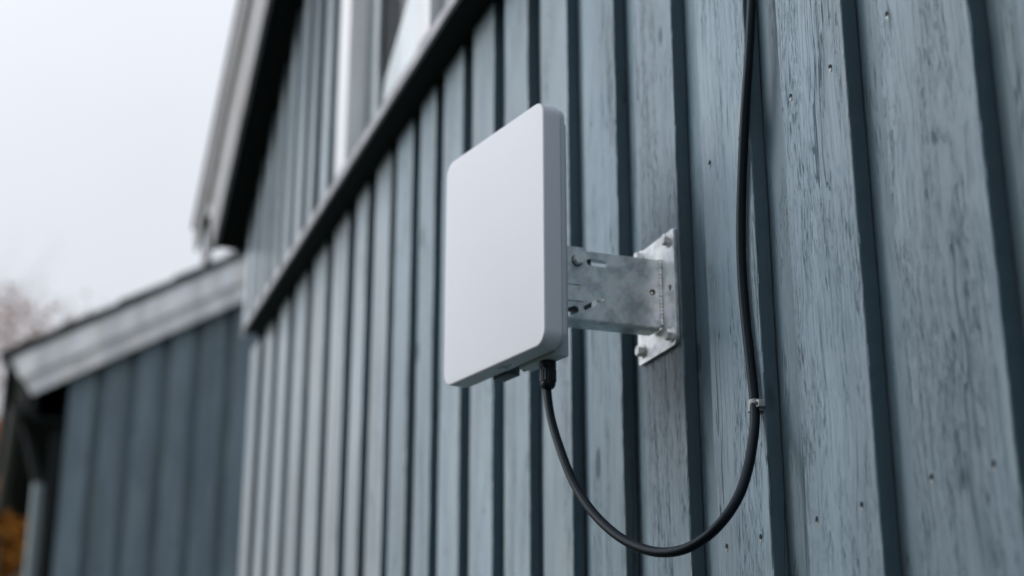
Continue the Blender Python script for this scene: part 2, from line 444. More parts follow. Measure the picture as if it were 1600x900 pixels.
for i, ((a, b), (c, d)) in enumerate(zip(over, over[1:])):
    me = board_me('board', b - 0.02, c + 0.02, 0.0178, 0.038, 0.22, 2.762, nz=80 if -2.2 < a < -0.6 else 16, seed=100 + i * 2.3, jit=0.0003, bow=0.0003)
    obj('recessed_board', me, 'paint_under_shade', wall, origin=((b + c) / 2, 0.02, 0.3))

# nail heads: two per overlapping board at each rail height
def nail(x, z, i):
    bm = bmesh.new()
    n = 10
    ring = [bm.verts.new((x + 0.0017 * math.cos(2 * math.pi * k / n), -0.0006 - 0.0002 * math.sin(2 * math.pi * k / n), z + 0.0021 * math.sin(2 * math.pi * k / n))) for k in range(n)]
    outer = [bm.verts.new((x + 0.0021 * math.cos(2 * math.pi * k / n), 0.001, z + 0.0026 * math.sin(2 * math.pi * k / n))) for k in range(n)]
    bm.faces.new(ring)
    for k in range(n): bm.faces.new((ring[k], ring[(k + 1) % n], outer[(k + 1) % n], outer[k]))
    obj('nail', finish(bm, 'nail'), 'nail', wall, origin=(x, 0, z))
    bm = bmesh.new()
    n = 9
    vs = [bm.verts.new((x - 0.0002 + 0.0020 * math.cos(2 * math.pi * k / n) * random.uniform(.7, 1.1), -0.0009, z + 0.0030 + 0.0026 * math.sin(2 * math.pi * k / n) * random.uniform(.7, 1.2))) for k in range(n)]
    vb = [bm.verts.new((v.co.x, 0.001, v.co.z)) for v in vs]
    bm.faces.new(vs)
    for k in range(n): bm.faces.new((vs[k], vs[(k + 1) % n], vb[(k + 1) % n], vb[k]))
    obj('nail_dent', finish(bm, 'nail_dent'), 'nail_hole', wall, origin=(x, 0, z))
i = 0
for (a, b) in over:
    if a < -1.5 or a > -0.7: continue
    for z in (1.812, 2.206):
        if a > -1.30:
            for x in (a + 0.020, b - 0.022):
                nail(x + random.uniform(-.003, .003), z + random.uniform(-.006, .004), i); i += 1

# drip board between the storeys
obj('drip_board', box_me('drip_board', -3.945, XR, -0.048, 0.03, 2.7655, 2.776, 0.0008), 'soffit', house, origin=(-4.13, 0, 2.77))  # near-black colour stands in for the shade under the band
obj('trim_board', box_me('trim_board', -3.935, XR, -0.056, -0.0485, 2.763, 2.786, 0.0015), 'trim', house, origin=(-4.13, -0.05, 2.77))

# upper wall with a window opening
WX0, WX1, WZ0, WZ1 = -2.84, -2.165, 2.80, 3.95
def wall_piece(x0, x1, z0, zt):
    bm = bmesh.new(); y0, y1 = 0.012, 0.16
    f = zt if callable(zt) else (lambda q: zt)
    vs = [bm.verts.new(q) for q in ((x0, y0, z0), (x1, y0, z0), (x1, y0, f(x1)), (x0, y0, f(x0)), (x0, y1, z0), (x1, y1, z0), (x1, y1, f(x1)), (x0, y1, f(x0)))]
    for q in ((0, 1, 2, 3), (4, 5, 6, 7), (0, 1, 5, 4), (1, 2, 6, 5), (2, 3, 7, 6), (3, 0, 4, 7)): bm.faces.new([vs[k] for k in q])
    return bm
bm = wall_piece(-4.08, WX0, 2.795, gable_z)
for args in ((WX0, WX1, WZ1, gable_z), (WX1, RIDGE_X, 2.795, gable_z), (RIDGE_X, XR, 2.795, gable_z)):
    b2 = wall_piece(*args); me = bpy.data.meshes.new('t'); b2.to_mesh(me); bm.from_mesh(me); b2.free()
upper = obj('upper_wall', finish(bm, 'upper_wall'), 'dark_gap', house, origin=(-4.08, 0.012, 2.795))
ub = [(-4.10, -4.00)]
x = -3.965
while x < -3.30:
    ub.append((x, x + 0.075)); x += 0.144
ub = [(-4.10, -4.005), (-3.962, -3.875), (-3.822, -3.74), (-3.678, -3.60), (-3.535, -3.46), (-3.393, -3.318), (-3.248, -3.185), (-3.105, -3.032), (-2.962, -2.885)]
xs_ = -2.14
while xs_ < XR - 0.15:
    ub.append((xs_, xs_ + 0.085)); xs_ += 0.146
x = WX0 + 0.01
above = []
while x < WX1 - 0.08:
    above.append((x, x + 0.085)); x += 0.146
for i, (a, b) in enumerate(ub):
    obj('overlapping_board', board_me('board', a, b, -0.030, -0.0155, 2.796, gable_z, nz=12, seed=200 + i, edge=('paint_lit_far', 'edge_shade')), 'paint_lit_far', upper, origin=((a + b) / 2, 0, 2.8))
for i, (a, b) in enumerate(above):
    obj('overlapping_board', board_me('board', a, b, -0.030, -0.0155, WZ1 + 0.08, gable_z, nz=6, seed=250 + i), 'paint_lit_far', upper, origin=((a + b) / 2, 0, 4.0))
for i, ((a, b), (c, d)) in enumerate(zip(ub, ub[1:])):
    if b < -2.84 < c: continue
    obj('recessed_board', board_me('board', b - 0.015, c + 0.015, -0.0135, 0.010, 2.796, gable_z, nz=4, seed=300 + i), 'paint_under_shade', upper, origin=((b + c) / 2, 0, 2.8))

# window
win = obj('window', box_me('window', -2.845, -2.755, -0.052, -0.012, 2.796, WZ1 + 0.09, 0.002), 'frame', house, origin=(-2.80, -0.03, 2.8))
obj('casing', box_me('casing', -2.230, -2.150, -0.052, -0.012, 2.796, WZ1 + 0.09, 0.002), 'frame', win, origin=(-2.2, -0.03, 2.8))
obj('casing', box_me('casing', -2.7545, -2.2305, -0.050, -0.012, WZ1, WZ1 + 0.09, 0.002), 'frame', win, origin=(-2.5, -0.03, WZ1))
obj('reveal', box_me('reveal', -2.800, -2.745, -0.011, 0.012, 2.796, WZ1, 0.001), 'reveal', win, origin=(-2.8, 0, 2.8))
obj('sash', box_me('sash', -2.7445, -2.698, -0.004, 0.004, 2.796, WZ1 - 0.02, 0.001), 'reveal', win, origin=(-2.72, 0.0, 2.8))
obj('sash', box_me('sash', -2.235, -2.180, -0.004, 0.004, 2.796, WZ1 - 0.02, 0.001), 'frame', win, origin=(-2.2, 0.0, 2.8))
obj('sash', box_me('sash', -2.6975, -2.2355, -0.003, 0.004, 2.796, 2.826, 0.001), 'reveal', win, origin=(-2.5, 0.0, 2.8))
obj('pane', box_me('pane', -2.742, -2.190, 0.0045, 0.0070, 2.800, WZ1 - 0.03), 'glass', win, origin=(-2.5, 0.005, 2.85))
# dim room behind the glass
bm = bmesh.new()
bmesh.ops.create_cube(bm, size=1.0, matrix=Matrix.Translation((-2.4, 1.37, 3.2)) @ Matrix.Diagonal((2.6, 2.4, 1.6, 1)))
bm.faces.ensure_lookup_table()
bmesh.ops.delete(bm, geom=[f for f in bm.faces if abs(f.calc_center_median().y - 0.17) < 0.02], context='FACES_ONLY')
obj('room', finish(bm, 'room'), 'interior', house, origin=(-2.4, 1.3, 2.4))

# roof with overhanging verge, black soffit and two-step verge boards
EX = -4.185                                     # x of the eave end
def slope_slab(name, mat, y0, y1, d0, d1, xa, xb, bev=0.0, seg=1, wob=0.0):
    """slab parallel to the roof: d0..d1 measured square to the slope above the soffit plane"""
    n = Vector((-math.sin(R(31)), 0, math.cos(R(31))))
    bm = bmesh.new()
    vs = []
    for xx in (xa, xb):
        for yy in (y0, y1):
            for dd in (d0, d1):
                q = Vector((xx, yy, soffit_z(xx))) + n * dd; vs.append(bm.verts.new(q))
    for q in ((0, 1, 3, 2), (4, 5, 7, 6), (0, 1, 5, 4), (2, 3, 7, 6), (0, 2, 6, 4), (1, 3, 7, 5)): bm.faces.new([vs[k] for k in q])
    if bev: bmesh.ops.bevel(bm, geom=bm.edges[:], offset=bev, segments=2, affect='EDGES')
    return finish(bm, name, bool(bev), 40)
def mirror_x(me):
    for v in me.vertices: v.co.x = 2 * RIDGE_X - v.co.x
    me.flip_normals(); return me
E0 = RIDGE_X
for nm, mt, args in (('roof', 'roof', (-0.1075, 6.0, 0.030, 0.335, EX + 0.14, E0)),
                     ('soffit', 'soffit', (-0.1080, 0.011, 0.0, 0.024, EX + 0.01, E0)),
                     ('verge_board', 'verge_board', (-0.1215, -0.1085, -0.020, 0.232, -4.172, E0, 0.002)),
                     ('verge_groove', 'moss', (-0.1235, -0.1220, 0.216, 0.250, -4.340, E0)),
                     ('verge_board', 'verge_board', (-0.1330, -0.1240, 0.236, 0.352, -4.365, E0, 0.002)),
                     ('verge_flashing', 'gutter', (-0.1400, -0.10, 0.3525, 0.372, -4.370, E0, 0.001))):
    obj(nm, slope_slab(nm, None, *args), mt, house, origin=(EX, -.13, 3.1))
    obj(nm, mirror_x(slope_slab(nm, None, *args)), mt, house, origin=(XR, -.13, 3.1))
# far side wall and back of the house so the volume is closed
obj('side_wall', box_me('side_wall', -4.07, -3.95, 0.21, 6.0, 0.25, 3.10), 'paint_under_shade', house, origin=(-4.07, 0.2, 0.25))
obj('side_wall', box_me('side_wall', XR - 0.1, XR, 0.21, 6.0, 0.25, 3.10), 'paint_under_shade', house, origin=(XR, 0.2, 0.25))
obj('foundation', box_me('foundation', -4.05, XR - 0.02, 0.03, 6.0, -0.1, 0.249), simple('foundation_concrete', (0.3, 0.3, 0.29), 0.9, bump=0.5, bscale=60, var=0.2), house, origin=(-4.05, 0, 0))

# ------------------------------------------------------------------ the curtain behind the glass
bm = bmesh.new()
nx, nzz = 40, 24
grid = []
for k in range(nzz + 1):
    row = []
    t = k / nzz; z = 2.80 + (3.26 - 2.80) * t
    xl = max(-2.86, -2.716 + (z - 2.952) * 1.67); xr = -2.19
    for q in range(nx + 1):
        u = q / nx; xx = xl + (xr - xl) * u if xl < xr - 0.02 else xr - 0.02 * (1 - u)
        row.append(bm.verts.new((xx, 0.0125 + 0.0025 * math.sin(u * 34 + t * 3) * (0.5 + u), z)))
    grid.append(row)
for a, b in zip(grid, grid[1:]):
    for q in range(nx): bm.faces.new((a[q], a[q + 1], b[q + 1], b[q]))
cme = finish(bm, 'curtain', True)
cur = obj('curtain', cme, 'curtain')
cur['label'] = 'white curtain drawn slantwise behind the upper window glass'; cur['category'] = 'curtain'
md = cur.modifiers.new('thick', 'SOLIDIFY'); md.thickness = 0.001

# ------------------------------------------------------------------ the annex beyond the corner
AX = -8.0
annex = empty('annex_building', (AX, 0.5, 0), 'low dark grey annex with pale roof edge boards, beyond the far corner of the house', 'building')
ASL = math.tan(R(30.7))
def bb(y): return 4.19 + ASL * (y - 0.67)              # lower edge of the bargeboard at height z for a given y
AY1 = 3.2                                                # ridge
def atop(y): return bb(y) + 0.06
aw = box_me('wall', AX - 3.2, AX - 0.04, -0.33, AY1, 0.0, 3.66)
awall = obj('wall', aw, 'dark_gap', annex, origin=(AX, 0, 0))
bm = bmesh.new()
vs = [bm.verts.new(q) for q in ((AX - 0.05, -0.33, 3.6), (AX - 0.05, AY1, 3.6), (AX - 0.05, AY1, atop(AY1)), (AX - 0.05, -0.33, atop(-0.33)), (AX - 3.2, -0.33, 3.6), (AX - 3.2, AY1, 3.6), (AX - 3.2, AY1, atop(AY1)), (AX - 3.2, -0.33, atop(-0.33)))]
for q in ((0, 1, 2, 3), (4, 5, 6, 7), (0, 1, 5, 4), (1, 2, 6, 5), (2, 3, 7, 6), (3, 0, 4, 7)): bm.faces.new([vs[k] for k in q])
obj('gable', finish(bm, 'gable'), 'dark_gap', annex, origin=(AX, 0, 3.6))
y = -0.313
k = 0
while y < 1.9:
    me = swap_to_x(board_me('board', y, y + 0.126, -0.018, 0.020, 0.1, atop, nz=8, seed=400 + k, ch=0.003), AX)
    obj('overlapping_board', me, 'paint_annex', awall, origin=(AX, y + 0.06, 0.1))
    me = swap_to_x(board_me('board', y + 0.108, y + 0.189, 0.022, 0.038, 0.1, atop, nz=4, seed=450 + k, ch=0.001), AX)
    obj('recessed_board', me, 'paint_annex', awall, origin=(AX, y + 0.15, 0.1))
    y += 0.1685; k += 1
# corner board seen edge-on, paler, and the downpipe beside it
obj('corner_board', box_me('corner_board', AX - 0.06, AX - 0.01, -0.380, -0.320, 0.1, 3.37, 0.002), 'soffit', annex, origin=(AX, -0.33, 0.1))
bm = bmesh.new()
cyl_bm(bm, 0.026, 0.026, (AX + 0.0, -0.424, 0.2), (AX + 0.0, -0.424, 3.05), 16)
dp = obj('downpipe', finish(bm, 'downpipe', True, 40), 'pipe_paint', annex, origin=(AX, -0.425, 0.2))

bm = bmesh.new(); cyl_bm(bm, 0.024, 0.024, (AX + 0.0, -0.424, 3.04), (AX - 0.12, -0.53, 3.42), 16)
obj('elbow', finish(bm, 'elbow', True, 40), 'soffit', dp, origin=(AX, -0.424, 3.05))

def aslab(name, x0, x1, ya, yb, d0, d1, bev=0.0):
    n = Vector((0, -math.sin(R(30.7)), math.cos(R(30.7))))
    bm = bmesh.new(); vs = []
    for yy in (ya, yb):
        for xx in (x0, x1):
            for dd in (d0, d1):
                vs.append(bm.verts.new(Vector((xx, yy, bb(yy))) + n * dd))
    for q in ((0, 1, 3, 2), (4, 5, 7, 6), (0, 1, 5, 4), (2, 3, 7, 6), (0, 2, 6, 4), (1, 3, 7, 5)): bm.faces.new([vs[k] for k in q])
    if bev: bmesh.ops.bevel(bm, geom=bm.edges[:], offset=bev, segments=2, affect='EDGES')
    return finish(bm, name, bool(bev), 40)
obj('bargeboard', aslab('bargeboard', AX + 0.060, AX + 0.085, -0.500, AY1, 0.0, 0.125, 0.004), 'white_board', annex, origin=(AX, -.5, 3.5))
obj('bargeboard', aslab('bargeboard', AX + 0.0855, AX + 0.108, -0.515, AY1, 0.095, 0.222, 0.004), 'white_board', annex, origin=(AX, -.5, 3.6))
obj('roof_edge', aslab('roof_edge', AX - 3.3, AX + 0.12, -0.525, AY1, 0.2225, 0.238), 'roof', annex, origin=(AX, -.5, 3.7))
obj('soffit', aslab('soffit', AX - 3.2, AX + 0.059, -0.490, AY1, 0.055, 0.2), 'soffit', annex, origin=(AX, -.5, 3.6))
# gutter: half-round trough along the eave
bm = bmesh.new()
gp = []
GR = 0.055
for k in range(13):
    t = math.pi + math.pi * k / 12
    gp.append((-0.550 + GR * math.cos(t), 3.452 + GR * math.sin(t)))
inner = [(-0.550 + (q[0] + 0.550) * 0.94, 3.452 + (q[1] - 3.452) * 0.94) for q in gp][::-1]
loop = gp + inner
A = [bm.verts.new((AX + 0.05, q[0], q[1])) for q in loop]; B = [bm.verts.new((AX - 3.15, q[0], q[1])) for q in loop]
n = len(loop)
for k in range(n): bm.faces.new((A[k], A[(k + 1) % n], B[(k + 1) % n], B[k]))
bm.faces.new(A); bm.faces.new(B[::-1])
e = [bm.verts.new((AX + 0.052, q[0], q[1])) for q in gp]; bm.faces.new(e)
obj('gutter', finish(bm, 'gutter'), 'gutter', annex, origin=(AX, -.59, 3.5))
obj('fascia', box_me('fascia', AX - 3.15, AX + 0.05, -0.4935, -0.472, 3.37, 3.55), 'soffit', annex, origin=(AX, -.52, 3.5))
obj('eave_soffit', box_me('eave_soffit', AX - 3.15, AX + 0.05, -0.4715, -0.331, 3.375, 3.39), 'soffit', annex, origin=(AX, -.42, 3.43))
# roof tiles along the verge, each a piece of its own
n_ = Vector((0, -math.sin(R(30.7)), math.cos(R(30.7)))); dd = Vector((0, math.cos(R(30.7)), math.sin(R(30.7))))
def tile_me(y):
    bm = bmesh.new()
    P0 = Vector((AX + 0.10, y, bb(y))) + n_ * 0.2395
    rows = []
    for s, lift in ((0.0, 0.014), (0.34, 0.002)):
        top, bot = [], []
        for k in range(7):
            u = -k / 6 * 0.28
            h = 0.012 * math.cos(k / 6 * 2 * math.pi)
            q = P0 + dd * s + Vector((u, 0, 0)) + n_ * (lift + 0.012 + h)
            top.append(bm.verts.new(q)); bot.append(bm.verts.new(q - n_ * 0.012))
        rows.append((top, bot))
    (t0, b0), (t1, b1) = rows
    for k in range(6):
        bm.faces.new((t0[k], t0[k + 1], t1[k + 1], t1[k])); bm.faces.new((b0[k], b0[k + 1], b1[k + 1], b1[k]))
        bm.faces.new((t0[k], t0[k + 1], b0[k + 1], b0[k])); bm.faces.new((t1[k], t1[k + 1], b1[k + 1], b1[k]))
    bm.faces.new((t0[0], t1[0], b1[0], b0[0])); bm.faces.new((t0[-1], t1[-1], b1[-1], b0[-1]))
    return finish(bm, 'roof_tile')
tm = tile_me(-0.54)
for k in range(11):
    yy = -0.54 + k * 0.285
    me = tm if k == 0 else tm
    o = bpy.data.objects.new('roof_tile', tm); col.objects.link(o); o.parent = annex
    if not tm.materials: tm.materials.append(M['roof']); tm.transform(Matrix.Translation(-Vector((AX, -0.54, bb(-0.54)))))
    o.location = Vector((AX, yy, bb(yy))) - WL[annex.name]
# moss and leaf litter on the lower end of the roof
bm = bmesh.new()
rnd = random.Random(3)
for (yy, r) in ((-0.555, .030), (-0.53, .034), (-0.50, .022), (-0.455, .034), (-0.40, .026), (-0.36, .036), (-0.30, .016), (-0.2, .018)):
    for j in range(5):
        q = Vector((AX + 0.06 - rnd.random() * 0.05, yy + rnd.uniform(-.012, .012), bb(yy) + 0.315 + rnd.uniform(-.005, .012)))
        m4 = Matrix.Translation(q) @ Matrix.Rotation(rnd.random() * 6, 4, 'Z') @ Matrix.Diagonal((1, 1, .8, 1))
        bmesh.ops.create_icosphere(bm, subdivisions=1, radius=r * rnd.uniform(.45, .8), matrix=m4)
ml = obj('moss_litter', finish(bm, 'moss_litter'), 'moss', annex, origin=(AX, -.5, 3.8)); ml['kind'] = 'stuff'

# thin pipe on the annex roof, showing under the end of the house eave
bm = bmesh.new()
cyl_bm(bm, 0.022, 0.022, (-8.35, 0.402, 4.10), (-8.35, 0.402, 4.72), 14)
cyl_bm(bm, 0.032, 0.032, (-8.35, 0.402, 4.72), (-8.35, 0.402, 4.76), 14)
vp = obj('vent_pipe', finish(bm, 'vent_pipe', True, 40), 'gutter', annex, origin=(-8.35, 0.402, 4.1))

# ------------------------------------------------------------------ antenna
ANG = R(11.64)
ant = empty('flat_panel_antenna', (-1.3345, -0.160, 2.0138), 'white panel antenna with rounded corners, held off the plank wall by a steel arm', 'antenna', rz=ANG)
PW, PH = 0.2114, 0.2688
def shell(name, x0, x1, z0, z1, y0, y1, r, edge, back_edge=0.0004):
    """rounded slab with soft front edge: rings of a rounded rectangle inset along y"""
    bm = bmesh.new(); rings = []
    prof = [(edge, y0)]
    for k in range(1, 6):
        t = R(90 * k / 5); prof.append((edge * (1 - math.sin(t)), y0 + edge * (1 - math.cos(t))))
    prof += [(0, y1 - back_edge), (back_edge, y1)]
    for ins, yy in prof:
        rr = max(r - ins, 0.0005)
        rings.append([bm.verts.new((q[0], yy, q[1])) for q in rrect(x0 + ins, x1 - ins, z0 + ins, z1 - ins, rr, 12)])
    for a, b in zip(rings, rings[1:]):
        n = len(a)
        for k in range(n): bm.faces.new((a[k], a[(k + 1) % n], b[(k + 1) % n], b[k]))
    bm.faces.new(rings[0]); bm.faces.new(rings[-1][::-1])
    return finish(bm, name, True, 35)
obj('front_cover', shell('front_cover', -PW, 0.0, 0.0, PH, 0.0, 0.0212, 0.0165, 0.0022), 'plastic', ant, local=True)
obj('back_shell', shell('back_shell', -PW + 0.0022, -0.0022 + 0.0014, 0.0022, PH - 0.0022, 0.0220, 0.0275, 0.0155, 0.0004), 'plastic_back', ant, local=True)
obj('gasket', box_me('gasket', -PW + 0.006, -0.0035, 0.0205, 0.0225, 0.01, PH - 0.01), 'nylon', ant, local=True)
obj('back_body', box_me('back_body', -0.0950, -0.0245, 0.0276, 0.0450, -0.0015, 0.2590, 0.0008), 'plastic_back', ant, local=True)
# little moulded marks under the front cover
for k, (a, b) in enumerate(((-0.108, -0.094), (-0.101, -0.087), (-0.104, -0.098))):
    me = box_me('vent_slot', a, b, 0.0095 + k * 0.0032, 0.0108 + k * 0.0032, -0.0003, 0.002)
    obj('vent_slot', me, 'emboss', ant, local=True)
# cable gland: ribbed hex collar, nut, domed cap
GX, GY = -0.0525, 0.0370
def shift(me, d):
    me.transform(Matrix.Translation(d)); return me
def ribbed(name, r, z0, z1, n=18, depth=0.0006):
    bm = bmesh.new(); rings = []
    for z, rr in ((z0, r - 0.0006), (z0 + 0.0006, r), (z1 - 0.0006, r), (z1, r - 0.0006)):
        rings.append([bm.verts.new(((rr - (depth if k % 4 < 2 else 0)) * math.cos(2 * math.pi * k / (4 * n)), (rr - (depth if k % 4 < 2 else 0)) * math.sin(2 * math.pi * k / (4 * n)), z)) for k in range(4 * n)])
    for a, b in zip(rings, rings[1:]):
        m = len(a)
        for k in range(m): bm.faces.new((a[k], a[(k + 1) % m], b[(k + 1) % m], b[k]))
    bm.faces.new(rings[0][::-1]); bm.faces.new(rings[-1])
    return finish(bm, name, True, 35)
gl = obj('cable_gland', shift(lathe('cable_gland', [(0.0078, -0.0117), (0.0086, -0.0114), (0.0086, -0.0016)], 6, 20), (GX, GY, 0)), 'nylon', ant, local=True)
obj('gland_collar', shift(ribbed('gland_collar', 0.0090, -0.0236, -0.0100), (GX, GY, 0)), 'nylon', gl, local=True)
obj('gland_collar', shift(ribbed('gland_collar', 0.0090, -0.0092, -0.0016, 6, 0.0003), (GX, GY, 0)), 'nylon', gl, local=True)
dome = [(0.0040, -0.0312), (0.0052, -0.0308), (0.0066, -0.0296), (0.0076, -0.0278), (0.0081, -0.0258), (0.0082, -0.0237)]
obj('gland_cap', shift(lathe('gland_cap', dome, 32, 50), (GX, GY, 0)), 'nylon', gl, local=True)
# mounting channel behind the panel, reaching a little below it
def prism(name, pts, z0, z1, bev=0.0):
    bm = bmesh.new()
    a = [bm.verts.new((q[0], q[1], z0)) for q in pts]; b = [bm.verts.new((q[0], q[1], z1)) for q in pts]
    n = len(pts)
    for k in range(n): bm.faces.new((a[k], a[(k + 1) % n], b[(k + 1) % n], b[k]))
    bm.faces.new(a[::-1]); bm.faces.new(b)
    if bev: bmesh.ops.bevel(bm, geom=bm.edges[:], offset=bev, segments=1, affect='EDGES')
    return finish(bm, name)
CX0, CX1 = -0.150, -0.119
obj('mounting_channel', prism('mounting_channel', [(CX0, 0.0278), (CX1, 0.0278), (CX1, 0.044), (CX1 - 0.0025, 0.044), (CX1 - 0.0025, 0.0303), (CX0 + 0.0025, 0.0303), (CX0 + 0.0025, 0.044), (CX0, 0.044)], 0.0025, 0.150, 0.0003), 'dark_steel', ant, local=True)
obj('channel_foot', box_me('channel_foot', CX0, CX1, 0.0278, 0.044, -0.0006, 0.0023, 0.0004), 'dark_steel', ant, local=True)
bm = bmesh.new(); cyl_bm(bm, 0.0042, 0.0042, (-0.1035, 0.040, 0.0030), (-0.1035, 0.040, 0.012), 6); cyl_bm(bm, 0.0026, 0.0026, (-0.1035, 0.040, 0.0005), (-0.1035, 0.040, 0.0035), 12)
obj('screw', finish(bm, 'screw', True, 30), 'nylon', ant, local=True)

# ------------------------------------------------------------------ wall bracket
br = empty('wall_bracket', (-1.4025, -0.002, 2.0985), 'galvanised steel bracket with square bolted wall plate and short channel arm, behind the white antenna', 'bracket')
def put_xz(me, yc):          # 2D (x, z) plate standing at y = yc
    me.transform(Matrix(((1, 0, 0, 0), (0, 0, -1, yc), (0, 1, 0, 0), (0, 0, 0, 1)))); return me
def put_yz(me, xc):          # 2D (y, z) plate standing at x = xc
    me.transform(Matrix(((0, 0, 1, xc), (1, 0, 0, 0), (0, 1, 0, 0), (0, 0, 0, 1)))); return me
B4 = [(-1.3668, 2.1533), (-1.4380, 2.1570), (-1.3660, 2.0465), (-1.4388, 2.0478)]
pl = plate2d('plate', rrect(-1.4515, -1.3540, 2.0340, 2.1635, [0.003, 0.004, 0.004, 0.009]), [circle(-1.3665, 2.0993, 0.0034)], 0.0036)
wp = obj('plate', put_xz(pl, -0.0022), 'zinc', br)
# arm web with its slots
web_out = [(-0.0040, 2.0622), (-0.0040, 2.1374), (-0.0905, 2.1376), (-0.0925, 2.1412), (-0.1300, 2.1412), (-0.1300, 2.0600), (-0.0060, 2.0600)]
web_out = [(-0.0042, 2.0610), (-0.0042, 2.1374), (-0.0905, 2.1376), (-0.0922, 2.1412), (-0.1252, 2.1412), (-0.1252, 2.0610)]
holes = [circle(-0.0145, 2.0995, 0.0035), slot(-0.0875, 2.1255, -0.0715, 2.1250, 0.0036), slot(-0.0930, 2.0735, -0.0745, 2.0857, 0.0024), circle(-0.0740, 2.0862, 0.0036, 16),
         slot(-0.1135, 2.0670, -0.1050, 2.0705, 0.0042)]
holes = [holes[0], holes[1], holes[2], holes[4]]
arm = obj('arm', put_yz(plate2d('arm', web_out, holes, 0.0030), -1.3890), 'zinc', br)
# bottom lip with rounded fold, ends a little short of the plate, and a top lip
def lip(name, z, s, x0, x1, ya, yb):
    bm = bmesh.new()
    prof = []
    t = 0.003; r = 0.004
    for k in range(6):
        a = R(90 * k / 5); prof.append((x1 - r + r * math.cos(a), z + s * (r - r * math.sin(a)) ))
    prof.append((x0, z))
    inner_ = [(x0, z + s * t)] + [(x1 - r + (r - t) * math.cos(R(90 * k / 5)), z + s * (r - (r - t) * math.sin(R(90 * k / 5)))) for k in range(5, -1, -1)]
    pts = prof + inner_
    a = [bm.verts.new((q[0], ya, q[1])) for q in pts]; b = [bm.verts.new((q[0], yb, q[1])) for q in pts]
    n = len(pts)
    for k in range(n): bm.faces.new((a[k], a[(k + 1) % n], b[(k + 1) % n], b[k]))
    bm.faces.new(a[::-1]); bm.faces.new(b)
    return finish(bm, name, True, 35)
obj('lip', lip('lip', 2.0578, 1, -1.4125, -1.3875, -0.1275, -0.0085), 'zinc', br)
obj('lip', lip('lip', 2.1376, -1, -1.4125, -1.3900, -0.0915, -0.0085), 'zinc', br)
obj('cut_end', box_me('cut_end', -1.4115, -1.3910, -0.0084, -0.0060, 2.0590, 2.0612), 'rust', br)
# weld bead where the web meets the plate
bm = bmesh.new()
rows = []
for k in range(61):
    z = 2.0625 + (2.1372 - 2.0625) * k / 60
    r = 0.0022 * (1 + 0.22 * math.sin(k * 1.9) + 0.12 * math.sin(k * 0.7))
    rows.append([bm.verts.new((-1.3868 + r * math.cos(a) * 0.9, -0.0050 - r * math.sin(a) * 0.8, z)) for a in [R(20 * j - 20) for j in range(9)]])
for a, b in zip(rows, rows[1:]):
    for k in range(8): bm.faces.new((a[k], a[k + 1], b[k + 1], b[k]))
obj('weld', finish(bm, 'weld', True), 'zinc_bright', br)
# tilt link: second leaf lying on the outside of the arm near the antenna
link_out = [(-0.1005, 2.0660), (-0.0960, 2.0722), (-0.0945, 2.0745), (-0.0925, 2.1412), (-0.1300, 2.1412), (-0.1300, 2.0700), (-0.1145, 2.0725)]
link_out = [(-0.0925, 2.1412), (-0.1310, 2.1412), (-0.1310, 2.0790), (-0.1100, 2.0760), (-0.0925, 2.0850)]
obj('tilt_link', put_yz(plate2d('tilt_link', rrect(-0.1252, -0.0925, 2.0800, 2.1402, 0.004), [slot(-0.0928 - 0.02, 2.097, -0.1000, 2.097, 0.001)], 0.0020), -1.3864), 'zinc', br)
def hexbolt(name, c, axis, s=0.0056, h=0.0056, wr=0.0080, rot=0.3):
    """hex-flange bolt head with washer and a slightly domed face; axis = outward direction"""
    rotm = Vector(axis).to_track_quat('Z', 'Y').to_matrix().to_4x4()
    root_me = lathe('washer', [(wr, 0.0), (wr, 0.0010), (wr - 0.0004, 0.0014), (0.001, 0.0014)], 28, 40)
    root_me.transform(Matrix.Translation(c) @ rotm)
    hd = lathe('bolt_head', [(s * 1.12, 0.0014), (s * 1.12, 0.0014 + h * 0.86), (s * 0.98, 0.0014 + h)], 6, 20)
    hd.transform(Matrix.Translation(c) @ rotm @ Matrix.Rotation(rot, 4, 'Z'))
    return root_me, hd
for i, (bx_, bz_) in enumerate(B4):
    wme, hme = hexbolt('bolt', (bx_, -0.0040, bz_), (0, -1, 0), rot=(0.25, 0.7, 0.1, 0.5)[i], h=(0.0056, 0.0056, 0.0056, 0.0064)[i])
    bo = obj('bolt', hme, 'zinc_bright', br, origin=(bx_, -0.004, bz_))
    obj('washer', wme, 'zinc_bright', bo, origin=(bx_, -0.004, bz_))
wme, hme = hexbolt('bolt', (-1.3853, -0.1030, 2.1250), (1, 0, 0), s=0.0054, h=0.0062, wr=0.0066, rot=0.2)
bo = obj('bolt', hme, 'zinc_bright', br, origin=(-1.3874, -0.103, 2.125))
obj('washer', wme, 'dark_steel', bo, origin=(-1.3874, -0.103, 2.125))
bm = bmesh.new(); cyl_bm(bm, 0.0026, 0.0026, (-1.393, -0.0765, 2.0850), (-1.3862, -0.0765, 2.0850), 16)
obj('inner_leaf', box_me('inner_leaf', -1.3960, -1.3935, -0.1252, -0.0835, 2.0700, 2.1350, 0.0003), 'dark_steel', br)
obj('hole_shade_disc', put_yz(plate2d('hole_shade_disc', circle(-0.0145, 2.0995, 0.0033), [circle(-0.0145, 2.0995, 0.0012, 8)], 0.0012, 0.0001), -1.3897), 'rust', br)  # disc added so the open hole looks dark
obj('rivet', finish(bm, 'rivet', True, 30), 'zinc_bright', br)

